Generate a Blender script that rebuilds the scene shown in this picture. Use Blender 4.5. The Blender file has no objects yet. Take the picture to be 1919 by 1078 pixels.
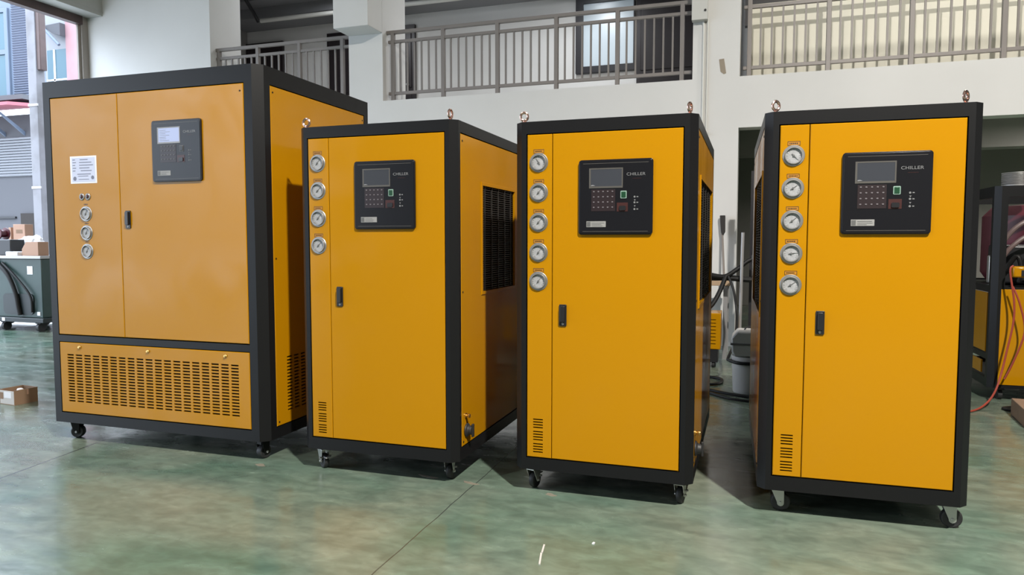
import bpy, bmesh, math, random
from mathutils import Vector, Matrix
random.seed(7)
S = bpy.context.scene
COL = S.collection
PI = math.pi

# ------------------------------------------------------------------ camera, world, lamps and added fills, exposure
cd = bpy.data.cameras.new('camera'); cam = bpy.data.objects.new('camera', cd); COL.objects.link(cam)
cam.location = (0, 0, 1.104); cam.rotation_euler = (PI/2 - 0.0648, 0, 0.32)
cd.sensor_width = 36.0; cd.lens = 1339.3/1919*36.0; cd.clip_end = 200; cd.clip_start = 0.05
S.camera = cam
S.view_settings.view_transform = 'Standard'; S.view_settings.look = 'None'
S.view_settings.gamma = 1.0; S.view_settings.use_curve_mapping = False
S.view_settings.exposure = 0.12
S.cycles.use_denoising = True
S.cycles.max_bounces = 8; S.cycles.diffuse_bounces = 5; S.cycles.glossy_bounces = 5
S.cycles.sample_clamp_indirect = 6.0
S.cycles.caustics_reflective = False; S.cycles.caustics_refractive = False

W = bpy.data.worlds.new('overcast_sky'); S.world = W; W.use_nodes = True
wt = W.node_tree; wb = wt.nodes['Background']        # overcast sky: bright overhead, paler towards the horizon
tcw = wt.nodes.new('ShaderNodeTexCoord'); sxw = wt.nodes.new('ShaderNodeSeparateXYZ'); rw = wt.nodes.new('ShaderNodeMapRange')
wt.links.new(tcw.outputs['Generated'], sxw.inputs[0]); wt.links.new(sxw.outputs[2], rw.inputs['Value'])
rw.inputs['From Min'].default_value = 0.02; rw.inputs['From Max'].default_value = 0.55
rw.inputs['To Min'].default_value = 2.8; rw.inputs['To Max'].default_value = 9.5
wb.inputs[0].default_value = (0.74, 0.85, 1.0, 1); wt.links.new(rw.outputs['Result'], wb.inputs[1])

def area(name, loc, power, size, color, rot=(0, 0, 0), shape='DISK', sy=None):
    l = bpy.data.lights.new(name, 'AREA'); l.energy = power; l.size = size; l.color = color; l.shape = shape
    if sy: l.size_y = sy
    o = bpy.data.objects.new(name, l); o.location = loc; o.rotation_euler = rot; COL.objects.link(o); return o
WARM = (1.0, 0.955, 0.88)
area('bay_or_fill_light', (2.05, -0.5, 6.0), 1260, 0.26, WARM)
area('bay_or_fill_light', (2.2, 6.45, 6.0), 85, 0.26, WARM)
area('bay_or_fill_light', (-3.6, -0.5, 6.0), 170, 0.26, WARM)  # added fill with no known lamp here; lifts the left side
area('bay_or_fill_light', (2.05, -5.5, 6.0), 110, 0.26, WARM)  # added fill from behind the camera, not a known lamp
area('corridor_fill_light', (-2.4, 9.6, 5.05), 48, 0.3, (0.92, 0.96, 1.0), shape='RECTANGLE', sy=1.2)  # added fill to brighten the corridor wall; no lamp known there
area('corridor_fill_light', (-6.2, 9.6, 5.05), 26, 0.3, (0.92, 0.96, 1.0), shape='RECTANGLE', sy=1.2)  # second added fill, lifts the left end of the corridor
area('back_room_fill', (4.6, 9.0, 2.5), 210, 0.3, (1.0, 0.95, 0.88), shape='RECTANGLE', sy=1.2)  # added unseen fill that lifts the dark room under the balcony
pl = area('door_portal', (-8.92, 0.35, 2.0), 1, 14.7, (1, 1, 1), rot=(0, -PI/2, 0), shape='RECTANGLE', sy=4.1)
pl.data.size = 4.1; pl.data.size_y = 14.7; pl.data.cycles.is_portal = True

# ------------------------------------------------------------------ helpers
def lin(r, g=None, b=None):
    if g is None: g = b = r
    f = lambda c: (c/255)/12.92 if c/255 <= 0.04045 else (((c/255) + 0.055)/1.055)**2.4
    return (f(r), f(g), f(b), 1)

def mat(name, col, rough=0.5, metal=0.0, spec=0.5, bump=0, bscale=60, var=0, vscale=4, coat=0, coat_rough=0.1, emit=0, trans=0):
    m = bpy.data.materials.new(name); m.use_nodes = True
    nt = m.node_tree; p = nt.nodes['Principled BSDF']
    p.inputs['Base Color'].default_value = col; p.inputs['Roughness'].default_value = rough
    p.inputs['Metallic'].default_value = metal; p.inputs['Specular IOR Level'].default_value = spec
    p.inputs['Coat Weight'].default_value = coat; p.inputs['Coat Roughness'].default_value = coat_rough
    if trans: p.inputs['Transmission Weight'].default_value = trans
    if emit:
        p.inputs['Emission Color'].default_value = col; p.inputs['Emission Strength'].default_value = emit
    tc = nt.nodes.new('ShaderNodeTexCoord')
    if bump:
        n = nt.nodes.new('ShaderNodeTexNoise'); n.inputs['Scale'].default_value = bscale; n.inputs['Detail'].default_value = 3
        b = nt.nodes.new('ShaderNodeBump'); b.inputs['Strength'].default_value = bump; b.inputs['Distance'].default_value = 0.002
        nt.links.new(tc.outputs['Object'], n.inputs['Vector']); nt.links.new(n.outputs['Fac'], b.inputs['Height'])
        nt.links.new(b.outputs['Normal'], p.inputs['Normal'])
    if var:
        n = nt.nodes.new('ShaderNodeTexNoise'); n.inputs['Scale'].default_value = vscale; n.inputs['Detail'].default_value = 5
        r = nt.nodes.new('ShaderNodeMapRange'); r.inputs['From Min'].default_value = 0.3; r.inputs['From Max'].default_value = 0.7
        r.inputs['To Min'].default_value = 1 - var; r.inputs['To Max'].default_value = 1 + var*0.4
        mx = nt.nodes.new('ShaderNodeMix'); mx.data_type = 'RGBA'; mx.blend_type = 'MULTIPLY'; mx.inputs['Factor'].default_value = 1
        nt.links.new(tc.outputs['Object'], n.inputs['Vector']); nt.links.new(n.outputs['Fac'], r.inputs['Value'])
        cr = nt.nodes.new('ShaderNodeCombineColor')
        for k in range(3): nt.links.new(r.outputs['Result'], cr.inputs[k])
        mx.inputs['A'].default_value = col; nt.links.new(cr.outputs['Color'], mx.inputs['B'])
        nt.links.new(mx.outputs['Result'], p.inputs['Base Color'])
    return m

M = {}
M['yellow'] = mat('yellow_powder_coat', (0.378, 0.168, 0.0006, 1), 0.5, spec=0.04, coat=0.52, coat_rough=0.12, bump=0.05, bscale=260)
def smear_coat(m):
    # hand smears: the clear coat is more or less polished from place to place
    nt = m.node_tree; p = nt.nodes['Principled BSDF']; tc = nt.nodes.new('ShaderNodeTexCoord')
    n = nt.nodes.new('ShaderNodeTexNoise'); n.inputs['Scale'].default_value = 3.2; n.inputs['Detail'].default_value = 5; n.inputs['Distortion'].default_value = 0.8
    r = nt.nodes.new('ShaderNodeMapRange'); r.inputs['From Min'].default_value = 0.36; r.inputs['From Max'].default_value = 0.66
    r.inputs['To Min'].default_value = 0.07; r.inputs['To Max'].default_value = 0.24
    w = nt.nodes.new('ShaderNodeMapRange'); w.inputs['From Min'].default_value = 0.36; w.inputs['From Max'].default_value = 0.66
    w.inputs['To Min'].default_value = 0.62; w.inputs['To Max'].default_value = 0.44
    nt.links.new(tc.outputs['Object'], n.inputs['Vector'])
    nt.links.new(n.outputs['Fac'], r.inputs['Value']); nt.links.new(r.outputs['Result'], p.inputs['Coat Roughness'])
    nt.links.new(n.outputs['Fac'], w.inputs['Value']); nt.links.new(w.outputs['Result'], p.inputs['Coat Weight'])
smear_coat(M['yellow'])
M['char'] = mat('charcoal_powder_coat', (0.0065, 0.0065, 0.0072, 1), 0.40, spec=0.25, bump=0.05, bscale=300)
M['core'] = mat('dark_interior', (0.012, 0.008, 0.006, 1), 0.8)  # near-black colour holds the shade of hollow interiors
M['black'] = mat('black_plastic', (0.012, 0.012, 0.014, 1), 0.35)
M['blackmat'] = mat('black_gloss_overlay', (0.0075, 0.0075, 0.0095, 1), 0.28, spec=0.35)
M['line'] = mat('grey_overlay_line', (0.07, 0.065, 0.06, 1), 0.4)
M['screen'] = mat('screen_film', (0.040, 0.043, 0.052, 1), 0.18)
M['screenedge'] = mat('screen_film_edge', (0.20, 0.2, 0.21, 1), 0.3)
M['screenlit'] = mat('screen_lit', lin(150, 160, 195), 0.3, emit=0.10)
M['text'] = mat('silver_print', (0.16, 0.16, 0.165, 1), 0.4)
M['maroon'] = mat('maroon_keypad', (0.016, 0.009, 0.011, 1), 0.4)
M['key'] = mat('pale_key', (0.13, 0.115, 0.125, 1), 0.4)
M['green'] = mat('green_button', (0.008, 0.045, 0.02, 1), 0.35)
M['pale'] = mat('pale_surround', (0.20, 0.30, 0.25, 1), 0.4)
M['redbrown'] = mat('red_switch_surround', (0.04, 0.011, 0.010, 1), 0.4)
M['sticker'] = mat('grey_sticker', (0.24, 0.235, 0.23, 1), 0.45)
M['darkgrey'] = mat('dark_grey_print', (0.09, 0.09, 0.09, 1), 0.5)
M['chrome'] = mat('brushed_steel', (0.33, 0.325, 0.32, 1), 0.42, metal=0.8)
M['zinc'] = mat('zinc_plate', (0.52, 0.52, 0.5, 1), 0.38, metal=0.85)
M['copper'] = mat('rose_plated_steel', (0.78, 0.50, 0.42, 1), 0.22, metal=1)
M['dial'] = mat('gauge_dial', (0.33, 0.33, 0.34, 1), 0.35, var=0.25, vscale=90)
M['dialmark'] = mat('dial_marking', (0.16, 0.16, 0.16, 1), 0.5)
M['needle'] = mat('gauge_needle', (0.1, 0.1, 0.1, 1), 0.5)
M['label'] = mat('gauge_label', (0.36, 0.145, 0.003, 1), 0.5)
M['labelink'] = mat('label_ink', (0.06, 0.03, 0.008, 1), 0.5)
M['rubber'] = mat('black_rubber', (0.014, 0.014, 0.015, 1), 0.55)
M['brass'] = mat('brass_knob', (0.7, 0.45, 0.16, 1), 0.3, metal=1)
M['fin'] = mat('condenser_fin', (0.028, 0.026, 0.024, 1), 0.45, metal=0.4)
M['paper'] = mat('white_paper', (0.72, 0.72, 0.74, 1), 0.5)
M['paperblue'] = mat('lilac_print', (0.50, 0.53, 0.68, 1), 0.5)
M['ink'] = mat('paper_ink', (0.14, 0.15, 0.21, 1), 0.6)
M['wall'] = mat('white_plaster', (0.68, 0.67, 0.655, 1), 0.85, bump=0.15, bscale=9, var=0.05, vscale=1.2)
M['ceil'] = mat('grey_ceiling', (0.22, 0.22, 0.23, 1), 0.9)
M['sidewall'] = mat('hall_wall', (0.10, 0.10, 0.10, 1), 0.9)
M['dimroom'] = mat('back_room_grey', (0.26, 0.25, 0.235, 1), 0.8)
M['rail'] = mat('taupe_rail_paint', (0.215, 0.193, 0.180, 1), 0.45, metal=0.1)
M['darkdoor'] = mat('dark_brown_door', (0.016, 0.011, 0.013, 1), 0.4)
M['frame_dark'] = mat('dark_window_frame', (0.012, 0.011, 0.015, 1), 0.4)
M['pane'] = mat('pale_pane', (0.58, 0.66, 0.72, 1), 0.25)  # plain opaque pale blue pane
M['brownframe'] = mat('brown_steel_lintel', (0.075, 0.045, 0.04, 1), 0.5, var=0.3)
M['housing'] = mat('shutter_housing_paint', (0.42, 0.42, 0.39, 1), 0.5, var=0.1)
M['jamb'] = mat('jamb_grey', (0.27, 0.24, 0.21, 1), 0.6)
M['beige'] = mat('beige_partition', (0.80, 0.77, 0.66, 1), 0.7)
M['stain'] = mat('brown_stain', (0.30, 0.25, 0.19, 1), 0.8)
M['worn'] = mat('worn_floor_patch', (0.17, 0.15, 0.115, 1), 0.5)
M['boxgrey'] = mat('light_grey_metal', (0.56, 0.55, 0.52, 1), 0.5)
M['pipewhite'] = mat('white_conduit', (0.66, 0.65, 0.61, 1), 0.5)
M['card'] = mat('brown_cardboard', (0.20, 0.125, 0.078, 1), 0.85, var=0.12, vscale=9)
M['cardpale'] = mat('pale_cardboard', (0.36, 0.22, 0.155, 1), 0.85)
M['cardgrey'] = mat('grey_printed_card', (0.42, 0.40, 0.38, 1), 0.8)
M['greenpaint'] = mat('dark_green_paint', (0.018, 0.040, 0.036, 1), 0.4, var=0.2)
M['darkgreen'] = mat('green_black_panel', (0.008, 0.013, 0.014, 1), 0.45)
M['white'] = mat('white_plastic', (0.62, 0.62, 0.64, 1), 0.5)
M['concrete'] = mat('yard_concrete', (0.40, 0.40, 0.395, 1), 0.85, var=0.1)
M['facade'] = mat('blue_grey_facade', (0.10, 0.128, 0.175, 1), 0.6)
M['corrug'] = mat('corrugated_steel', (0.115, 0.13, 0.172, 1), 0.45)
M['blueglass'] = mat('blue_window_glass', (0.035, 0.09, 0.12, 1), 0.08, spec=0.5)
M['awning'] = mat('red_awning', (0.28, 0.07, 0.09, 1), 0.55)
M['pink'] = mat('pink_render', (0.36, 0.20, 0.21, 1), 0.7, var=0.25, vscale=0.8)
M['shutter'] = mat('white_roller_shutter', (0.185, 0.19, 0.205, 1), 0.5)
M['greywall'] = mat('grey_yard_wall', (0.065, 0.065, 0.072, 1), 0.8)
M['redglaze'] = mat('maroon_tank', (0.075, 0.008, 0.016, 1), 0.45)
M['hose'] = mat('black_hose', (0.009, 0.0085, 0.0085, 1), 0.55, spec=0.25)
M['greyhose'] = mat('grey_hose', (0.13, 0.09, 0.088, 1), 0.4)
M['redhose'] = mat('red_cable', (0.26, 0.04, 0.025, 1), 0.45)
M['bucket'] = mat('grey_bucket', (0.46, 0.44, 0.42, 1), 0.4)
M['bucketdark'] = mat('grey_bucket_band', (0.13, 0.12, 0.12, 1), 0.4)
M['broomhead'] = mat('dark_bristle', (0.03, 0.027, 0.026, 1), 0.8)
M['stick'] = mat('grey_stick', (0.20, 0.17, 0.15, 1), 0.5)
M['wood'] = mat('tan_wood_edge', (0.40, 0.28, 0.18, 1), 0.6)
M['steeltube'] = mat('grey_steel_tube', (0.36, 0.35, 0.35, 1), 0.4, metal=0.5)

def painted_post():
    m = mat('weathered_white_post', (0.62, 0.6, 0.62, 1), 0.6)
    nt = m.node_tree; p = nt.nodes['Principled BSDF']
    n = nt.nodes.new('ShaderNodeTexNoise'); n.inputs['Scale'].default_value = 2.2; n.inputs['Detail'].default_value = 4
    tc = nt.nodes.new('ShaderNodeTexCoord'); r = nt.nodes.new('ShaderNodeValToRGB')
    r.color_ramp.elements[0].position = 0.35; r.color_ramp.elements[0].color = (0.105, 0.10, 0.104, 1)
    r.color_ramp.elements[1].position = 0.55; r.color_ramp.elements[1].color = (0.17, 0.167, 0.18, 1)
    nt.links.new(tc.outputs['Object'], n.inputs['Vector']); nt.links.new(n.outputs['Fac'], r.inputs[0]); nt.links.new(r.outputs[0], p.inputs['Base Color'])
    return m
M['post'] = painted_post()

def floor_material():
    m = mat('green_epoxy_floor', (0.1, 0.17, 0.11, 1), 0.2)
    nt = m.node_tree; p = nt.nodes['Principled BSDF']; N = nt.nodes.new; L = nt.links.new
    tc = N('ShaderNodeTexCoord')
    def noise(scale, detail, sx=1, sy=1, rot=0, dist=0):
        mp = N('ShaderNodeMapping'); mp.inputs['Scale'].default_value = (sx, sy, 1); mp.inputs['Rotation'].default_value = (0, 0, rot)
        n = N('ShaderNodeTexNoise'); n.inputs['Scale'].default_value = scale; n.inputs['Detail'].default_value = detail
        n.inputs['Distortion'].default_value = dist
        L(tc.outputs['Object'], mp.inputs['Vector']); L(mp.outputs[0], n.inputs['Vector']); return n
    big = noise(1.1, 4, rot=0.4, dist=0.6)
    r1 = N('ShaderNodeValToRGB'); e = r1.color_ramp.elements
    e[0].position = 0.32; e[0].color = (0.066, 0.119, 0.088, 1)
    e[1].position = 0.68; e[1].color = (0.142, 0.158, 0.118, 1)
    x = e.new(0.5); x.color = (0.108, 0.143, 0.110, 1)
    L(big.outputs['Fac'], r1.inputs[0])
    streak = noise(4.2, 4, sx=0.9, sy=2.2, rot=0.25, dist=0.7)
    mr = N('ShaderNodeMapRange'); mr.inputs['From Min'].default_value = 0.35; mr.inputs['From Max'].default_value = 0.72
    mr.inputs['To Min'].default_value = 0.84; mr.inputs['To Max'].default_value = 1.18
    L(streak.outputs['Fac'], mr.inputs['Value'])
    cc = N('ShaderNodeCombineColor')
    for k in range(3): L(mr.outputs['Result'], cc.inputs[k])
    mott = noise(13.0, 3, sx=1, sy=1.5, rot=0.3, dist=0.5)
    m2 = N('ShaderNodeMapRange'); m2.inputs['From Min'].default_value = 0.35; m2.inputs['From Max'].default_value = 0.68
    m2.inputs['To Min'].default_value = 0.86; m2.inputs['To Max'].default_value = 1.12
    L(mott.outputs['Fac'], m2.inputs['Value'])
    mm = N('ShaderNodeMath'); mm.operation = 'MULTIPLY'; L(mr.outputs['Result'], mm.inputs[0]); L(m2.outputs['Result'], mm.inputs[1])
    for k in range(3): L(mm.outputs[0], cc.inputs[k])
    mx = N('ShaderNodeMix'); mx.data_type = 'RGBA'; mx.blend_type = 'MULTIPLY'; mx.inputs['Factor'].default_value = 1
    L(r1.outputs[0], mx.inputs['A']); L(cc.outputs[0], mx.inputs['B'])
    # saw-cut joints running back into the hall
    sep = N('ShaderNodeSeparateXYZ'); L(tc.outputs['Object'], sep.inputs[0])
    wob = noise(3.0, 2)
    def math_(op, a, b=None):
        n = N('ShaderNodeMath'); n.operation = op
        for i, v in enumerate((a, b)):
            if v is None: continue
            if isinstance(v, (int, float)): n.inputs[i].default_value = v
            else: L(v, n.inputs[i])
        return n.outputs[0]
    w = math_('MULTIPLY', math_('SUBTRACT', wob.outputs['Fac'], 0.5), 0.02)
    mask = None
    for x0, k, hw in ((-1.165, 0.0, 0.0026), (-2.957, -0.142, 0.006)):
        d = math_('ABSOLUTE', math_('SUBTRACT', math_('SUBTRACT', math_('ADD', sep.outputs[0], w), math_('MULTIPLY', sep.outputs[1], k)), x0))
        s = math_('LESS_THAN', d, hw)
        mask = s if mask is None else math_('MAXIMUM', mask, s)
    mj = N('ShaderNodeMix'); mj.data_type = 'RGBA'; mj.inputs['B'].default_value = (0.03, 0.035, 0.032, 1)
    L(math_('MULTIPLY', mask, 0.85), mj.inputs['Factor']); L(mx.outputs['Result'], mj.inputs['A'])
    L(mj.outputs['Result'], p.inputs['Base Color'])
    rr = N('ShaderNodeMapRange'); rr.inputs['To Min'].default_value = 0.15; rr.inputs['To Max'].default_value = 0.30
    rr.inputs['From Min'].default_value = 0.35; rr.inputs['From Max'].default_value = 0.7
    L(streak.outputs['Fac'], rr.inputs['Value']); L(rr.outputs['Result'], p.inputs['Roughness'])
    b = N('ShaderNodeBump'); b.inputs['Strength'].default_value = 0.10; b.inputs['Distance'].default_value = 0.01
    fine = noise(9, 2, sx=1, sy=1.8)
    L(fine.outputs['Fac'], b.inputs['Height']); L(b.outputs['Normal'], p.inputs['Normal'])
    p.inputs['Specular IOR Level'].default_value = 0.5
    return m
M['floor'] = floor_material()

class MB:
    """collects shapes of one part"""
    def __init__(s): s.bm = bmesh.new()
    def box(s, x0, x1, y0, y1, z0, z1):
        v = [s.bm.verts.new((x, y, z)) for x in (x0, x1) for y in (y0, y1) for z in (z0, z1)]
        for f in ((0, 1, 3, 2), (4, 6, 7, 5), (0, 4, 5, 1), (2, 3, 7, 6), (0, 2, 6, 4), (1, 5, 7, 3)): s.bm.faces.new([v[i] for i in f])
        return s
    def prism(s, poly, a0, a1, axis='z'):
        def P(u, v, a): return {'z': (u, v, a), 'y': (u, a, v), 'x': (a, u, v)}[axis]
        A = [s.bm.verts.new(P(u, v, a0)) for u, v in poly]; B = [s.bm.verts.new(P(u, v, a1)) for u, v in poly]
        n = len(poly); s.bm.faces.new(A[::-1]); s.bm.faces.new(B)
        for i in range(n): s.bm.faces.new((A[i], A[(i+1) % n], B[(i+1) % n], B[i]))
        return s
    def cyl(s, p0, p1, r, seg=16, r1=None, cap=True):
        p0, p1 = Vector(p0), Vector(p1); d = (p1 - p0).normalized()
        a = d.orthogonal().normalized(); b = d.cross(a); r1 = r if r1 is None else r1
        A = [s.bm.verts.new(p0 + (a*math.cos(t) + b*math.sin(t))*r) for t in [2*PI*i/seg for i in range(seg)]]
        B = [s.bm.verts.new(p1 + (a*math.cos(t) + b*math.sin(t))*r1) for t in [2*PI*i/seg for i in range(seg)]]
        for i in range(seg): s.bm.faces.new((A[i], A[(i+1) % seg], B[(i+1) % seg], B[i]))
        if cap: s.bm.faces.new(A[::-1]); s.bm.faces.new(B)
        return s
    def lathe(s, prof, c, axis='z', seg=32):
        """prof: (radius, along) pairs about axis through c"""
        rings = []
        for r, h in prof:
            ring = []
            for i in range(seg):
                t = 2*PI*i/seg; u, v = r*math.cos(t), r*math.sin(t)
                q = {'z': (u, v, h), 'y': (u, h, v), 'x': (h, u, v)}[axis]
                ring.append(s.bm.verts.new((c[0]+q[0], c[1]+q[1], c[2]+q[2])))
            rings.append(ring)
        for a, b in zip(rings, rings[1:]):
            for i in range(seg): s.bm.faces.new((a[i], a[(i+1) % seg], b[(i+1) % seg], b[i]))
        for e in (rings[0], rings[-1]):
            if prof[rings.index(e)][0] > 1e-6: s.bm.faces.new(e)
        return s
    def torus(s, c, R, r, axis='y', ang=0, n=28, m=10, sz=1.0):
        """ring standing in the plane whose normal is axis, turned by ang about z"""
        rings = []
        for i in range(n):
            t = 2*PI*i/n; ring = []
            for j in range(m):
                q = 2*PI*j/m; rad = R + r*math.cos(q)
                u, v, w = rad*math.cos(t), rad*math.sin(t)*sz, r*math.sin(q)
                x, y, z = {'y': (u, w, v), 'z': (u, v, w), 'x': (w, u, v)}[axis]
                x, y = x*math.cos(ang) - y*math.sin(ang), x*math.sin(ang) + y*math.cos(ang)
                ring.append(s.bm.verts.new((c[0]+x, c[1]+y, c[2]+z)))
            rings.append(ring)
        for i in range(n):
            a, b = rings[i], rings[(i+1) % n]
            for j in range(m): s.bm.faces.new((a[j], a[(j+1) % m], b[(j+1) % m], b[j]))
        return s
    def tube(s, pts, r, seg=10, sub=6):
        P = [Vector(p) for p in pts]; Q = []
        for i in range(len(P)-1):
            p0, p1, p2, p3 = P[max(i-1, 0)], P[i], P[i+1], P[min(i+2, len(P)-1)]
            for k in range(sub):
                t = k/sub
                Q.append(0.5*((2*p1) + (p2-p0)*t + (2*p0-5*p1+4*p2-p3)*t*t + (3*p1-p0-3*p2+p3)*t**3))
        Q.append(P[-1]); rings = []; a = None
        for i, q in enumerate(Q):
            d = (Q[min(i+1, len(Q)-1)] - Q[max(i-1, 0)]).normalized()
            a = d.orthogonal().normalized() if a is None else (a - d*a.dot(d)).normalized()
            b = d.cross(a)
            rings.append([s.bm.verts.new(q + (a*math.cos(2*PI*j/seg) + b*math.sin(2*PI*j/seg))*r) for j in range(seg)])
        for u, v in zip(rings, rings[1:]):
            for j in range(seg): s.bm.faces.new((u[j], u[(j+1) % seg], v[(j+1) % seg], v[j]))
        s.bm.faces.new(rings[0][::-1]); s.bm.faces.new(rings[-1]); return s
    def rrect(s, x0, x1, z0, z1, rad, y0, y1, n=5):
        poly = []
        for cx, cz, a in ((x1-rad, z1-rad, 0), (x0+rad, z1-rad, 90), (x0+rad, z0+rad, 180), (x1-rad, z0+rad, 270)):
            for i in range(n+1):
                t = math.radians(a + 90*i/n); poly.append((cx+rad*math.cos(t), cz+rad*math.sin(t)))
        return s.prism(poly, y0, y1, 'y')
    def sheet(s, x0, x1, z0, z1, y, t, holes=(), e=0.0025, plane='y'):
        """metal panel with real punched holes; outer edge eased by e; t may be negative (faces +)"""
        sg = 1 if t > 0 else -1
        def cuts(a, b, hs): 
            c = {round(a, 5), round(a+e, 5), round(b-e, 5), round(b, 5)}
            for h in hs: c.update((round(h[0], 5), round(h[1], 5)))
            return sorted(c)
        X = cuts(x0, x1, [(h[0], h[1]) for h in holes]); Z = cuts(z0, z1, [(h[2], h[3]) for h in holes])
        def P(x, d, z): return (x, d, z) if plane == 'y' else (d, x, z)
        F = {}; B = {}
        edge = lambda i, j: i in (0, len(X)-1) or j in (0, len(Z)-1)
        def fv(i, j):
            if (i, j) not in F: F[i, j] = s.bm.verts.new(P(X[i], y + (sg*e if edge(i, j) else 0), Z[j]))
            return F[i, j]
        def bv(i, j):
            if (i, j) not in B: B[i, j] = s.bm.verts.new(P(X[i], y + t, Z[j]))
            return B[i, j]
        hole = {}
        for h in holes:
            for i in range(len(X)-1):
                if X[i] >= h[0]-1e-5 and X[i+1] <= h[1]+1e-5:
                    for j in range(len(Z)-1):
                        if Z[j] >= h[2]-1e-5 and Z[j+1] <= h[3]+1e-5: hole[i, j] = 1
        for i in range(len(X)-1):
            for j in range(len(Z)-1):
                if (i, j) in hole: continue
                s.bm.faces.new((fv(i, j), fv(i+1, j), fv(i+1, j+1), fv(i, j+1)))
                for di, dj, a, b in ((-1, 0, (i, j), (i, j+1)), (1, 0, (i+1, j), (i+1, j+1)), (0, -1, (i, j), (i+1, j)), (0, 1, (i, j+1), (i+1, j+1))):
                    ni, nj = i+di, j+dj
                    if (ni, nj) in hole or not (0 <= ni < len(X)-1 and 0 <= nj < len(Z)-1):
                        s.bm.faces.new((fv(*a), fv(*b), bv(*b), bv(*a)))
        return s
    def build(s, name, m, parent=None, bevel=0, loc=None, rotz=0, smooth=True, angle=0.6):
        bmesh.ops.recalc_face_normals(s.bm, faces=s.bm.faces)
        me = bpy.data.meshes.new(name); s.bm.to_mesh(me); s.bm.free()
        o = bpy.data.objects.new(name, me); COL.objects.link(o)
        me.materials.append(M[m] if isinstance(m, str) else m)
        if smooth:
            me.shade_smooth(); me.set_sharp_from_angle(angle=angle)
        if bevel:
            b = o.modifiers.new('bevel', 'BEVEL'); b.width = bevel; b.segments = 2; b.limit_method = 'ANGLE'
        if parent: o.parent = parent
        if loc: o.location = loc
        if rotz: o.rotation_euler = (0, 0, rotz)
        return o

def tag(o, label=None, cat=None, group=None, kind=None):
    if label: o['label'] = label
    if cat: o['category'] = cat
    if group: o['group'] = group
    if kind: o['kind'] = kind
    return o
def thing(name, label, cat, loc=(0, 0, 0), rotz=0, group=None):
    o = bpy.data.objects.new(name, None); COL.objects.link(o); o.location = loc; o.rotation_euler = (0, 0, rotz)
    o.empty_display_size = 0.1
    return tag(o, label, cat, group)
def struct(name, mb, m, label=None, cat=None, parent=None, **k):
    o = mb.build(name, m, parent, **k)
    if parent is None: tag(o, label or name.replace('_', ' '), cat or name.split('_')[0], None, 'structure')
    return o
def lettering(text, size, x, y, z, m, parent, name, width=None):
    cu = bpy.data.curves.new('lettering', 'FONT'); cu.body = text; cu.size = size; cu.extrude = 0.0004; cu.resolution_u = 3
    t = bpy.data.objects.new('lettering_source', cu); COL.objects.link(t)
    dg = bpy.context.evaluated_depsgraph_get(); me = bpy.data.meshes.new_from_object(t.evaluated_get(dg))
    bpy.data.objects.remove(t); bpy.data.curves.remove(cu)
    xs = [v.co.x for v in me.vertices]; w0 = max(xs) - min(xs)
    k = (width/w0) if width else 1
    for v in me.vertices: v.co = Vector(((v.co.x-min(xs))*k, -v.co.z, v.co.y))
    me.name = name; me.materials.append(M[m])
    o = bpy.data.objects.new(name, me); COL.objects.link(o); o.parent = parent; o.location = (x, y, z); return o

# ------------------------------------------------------------------ the hall
YW = 7.8           # front plane of the rear wall
XL = -8.84         # left wall
mb = MB(); mb.box(-8.84, 7.2, -8.5, 15.0, -0.12, 0); struct('floor', mb, 'floor', 'glossy green epoxy floor of the hall')
mb = MB(); mb.box(-60, -8.84, -25, 45, -0.14, -0.02); struct('ground', mb, 'concrete', 'pale concrete yard outside the big doorway', 'ground')
mb = MB(); mb.box(-8.84, 7.2, -8.5, 8.4, 6.9, 7.1); struct('ceiling', mb, 'ceil', 'grey ceiling of the hall')
mb = MB()
mb.box(-8.84, -6.74, YW, 8.4, 0, 6.9)             # broad left pier
mb.box(-4.68, -4.22, YW, 8.4, 2.79, 6.9)          # column between the balconies
mb.box(-0.60, -0.13, YW, 8.4, 2.79, 6.9)          # column at right
mb.box(-6.74, -0.13, YW, YW+0.2, 0, 2.79)         # wall below the balconies
mb.box(-0.13, 7.2, YW, YW+0.2, 2.27, 2.79)        # band over the wide opening
mb.box(-0.33, -0.13, YW+0.2, 8.4, 0, 2.79)
for a, b in ((-6.74, -4.68), (-4.22, -0.60), (-0.13, 7.2)): mb.box(a, b, YW, 8.4, 5.06, 6.9)
struct('wall_back', mb, 'wall', 'white rear wall with columns and balcony openings', 'wall')
mb = MB(); mb.box(-4.68, -4.22, 7.46, YW, 3.59, 6.9); struct('trim_1', mb, 'wall', 'white beam bracket on the column above the cabinets', 'trim', bevel=0.006)
mb = MB(); mb.box(-8.84, 7.2, YW+0.2, 15, 2.60, 2.79); mb.box(-8.84, 7.2, YW+0.02, YW+0.2, 2.62, 2.789)
struct('trim_2', mb, 'boxgrey', 'balcony floor slab behind the rear wall', 'trim')
mb = MB(); mb.box(XL-0.06, XL, -8.5, -7.0, 0, 6.9); mb.box(XL-0.06, XL, 7.70, 8.4, 0, 6.9); mb.box(XL-0.06, XL, -7.0, 7.70, 4.2, 6.9)
struct('wall_left', mb, 'wall', 'left wall around the big doorway', 'wall')
mb = MB(); mb.box(7.2, 7.4, -8.5, 15, 0, 6.9); struct('wall_right', mb, 'sidewall', 'right wall of the hall', 'wall')
mb = MB(); mb.box(XL-0.3, 7.4, -8.7, -8.5, 0, 6.9); struct('wall_front', mb, 'sidewall', 'wall behind the viewpoint', 'wall')
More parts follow.
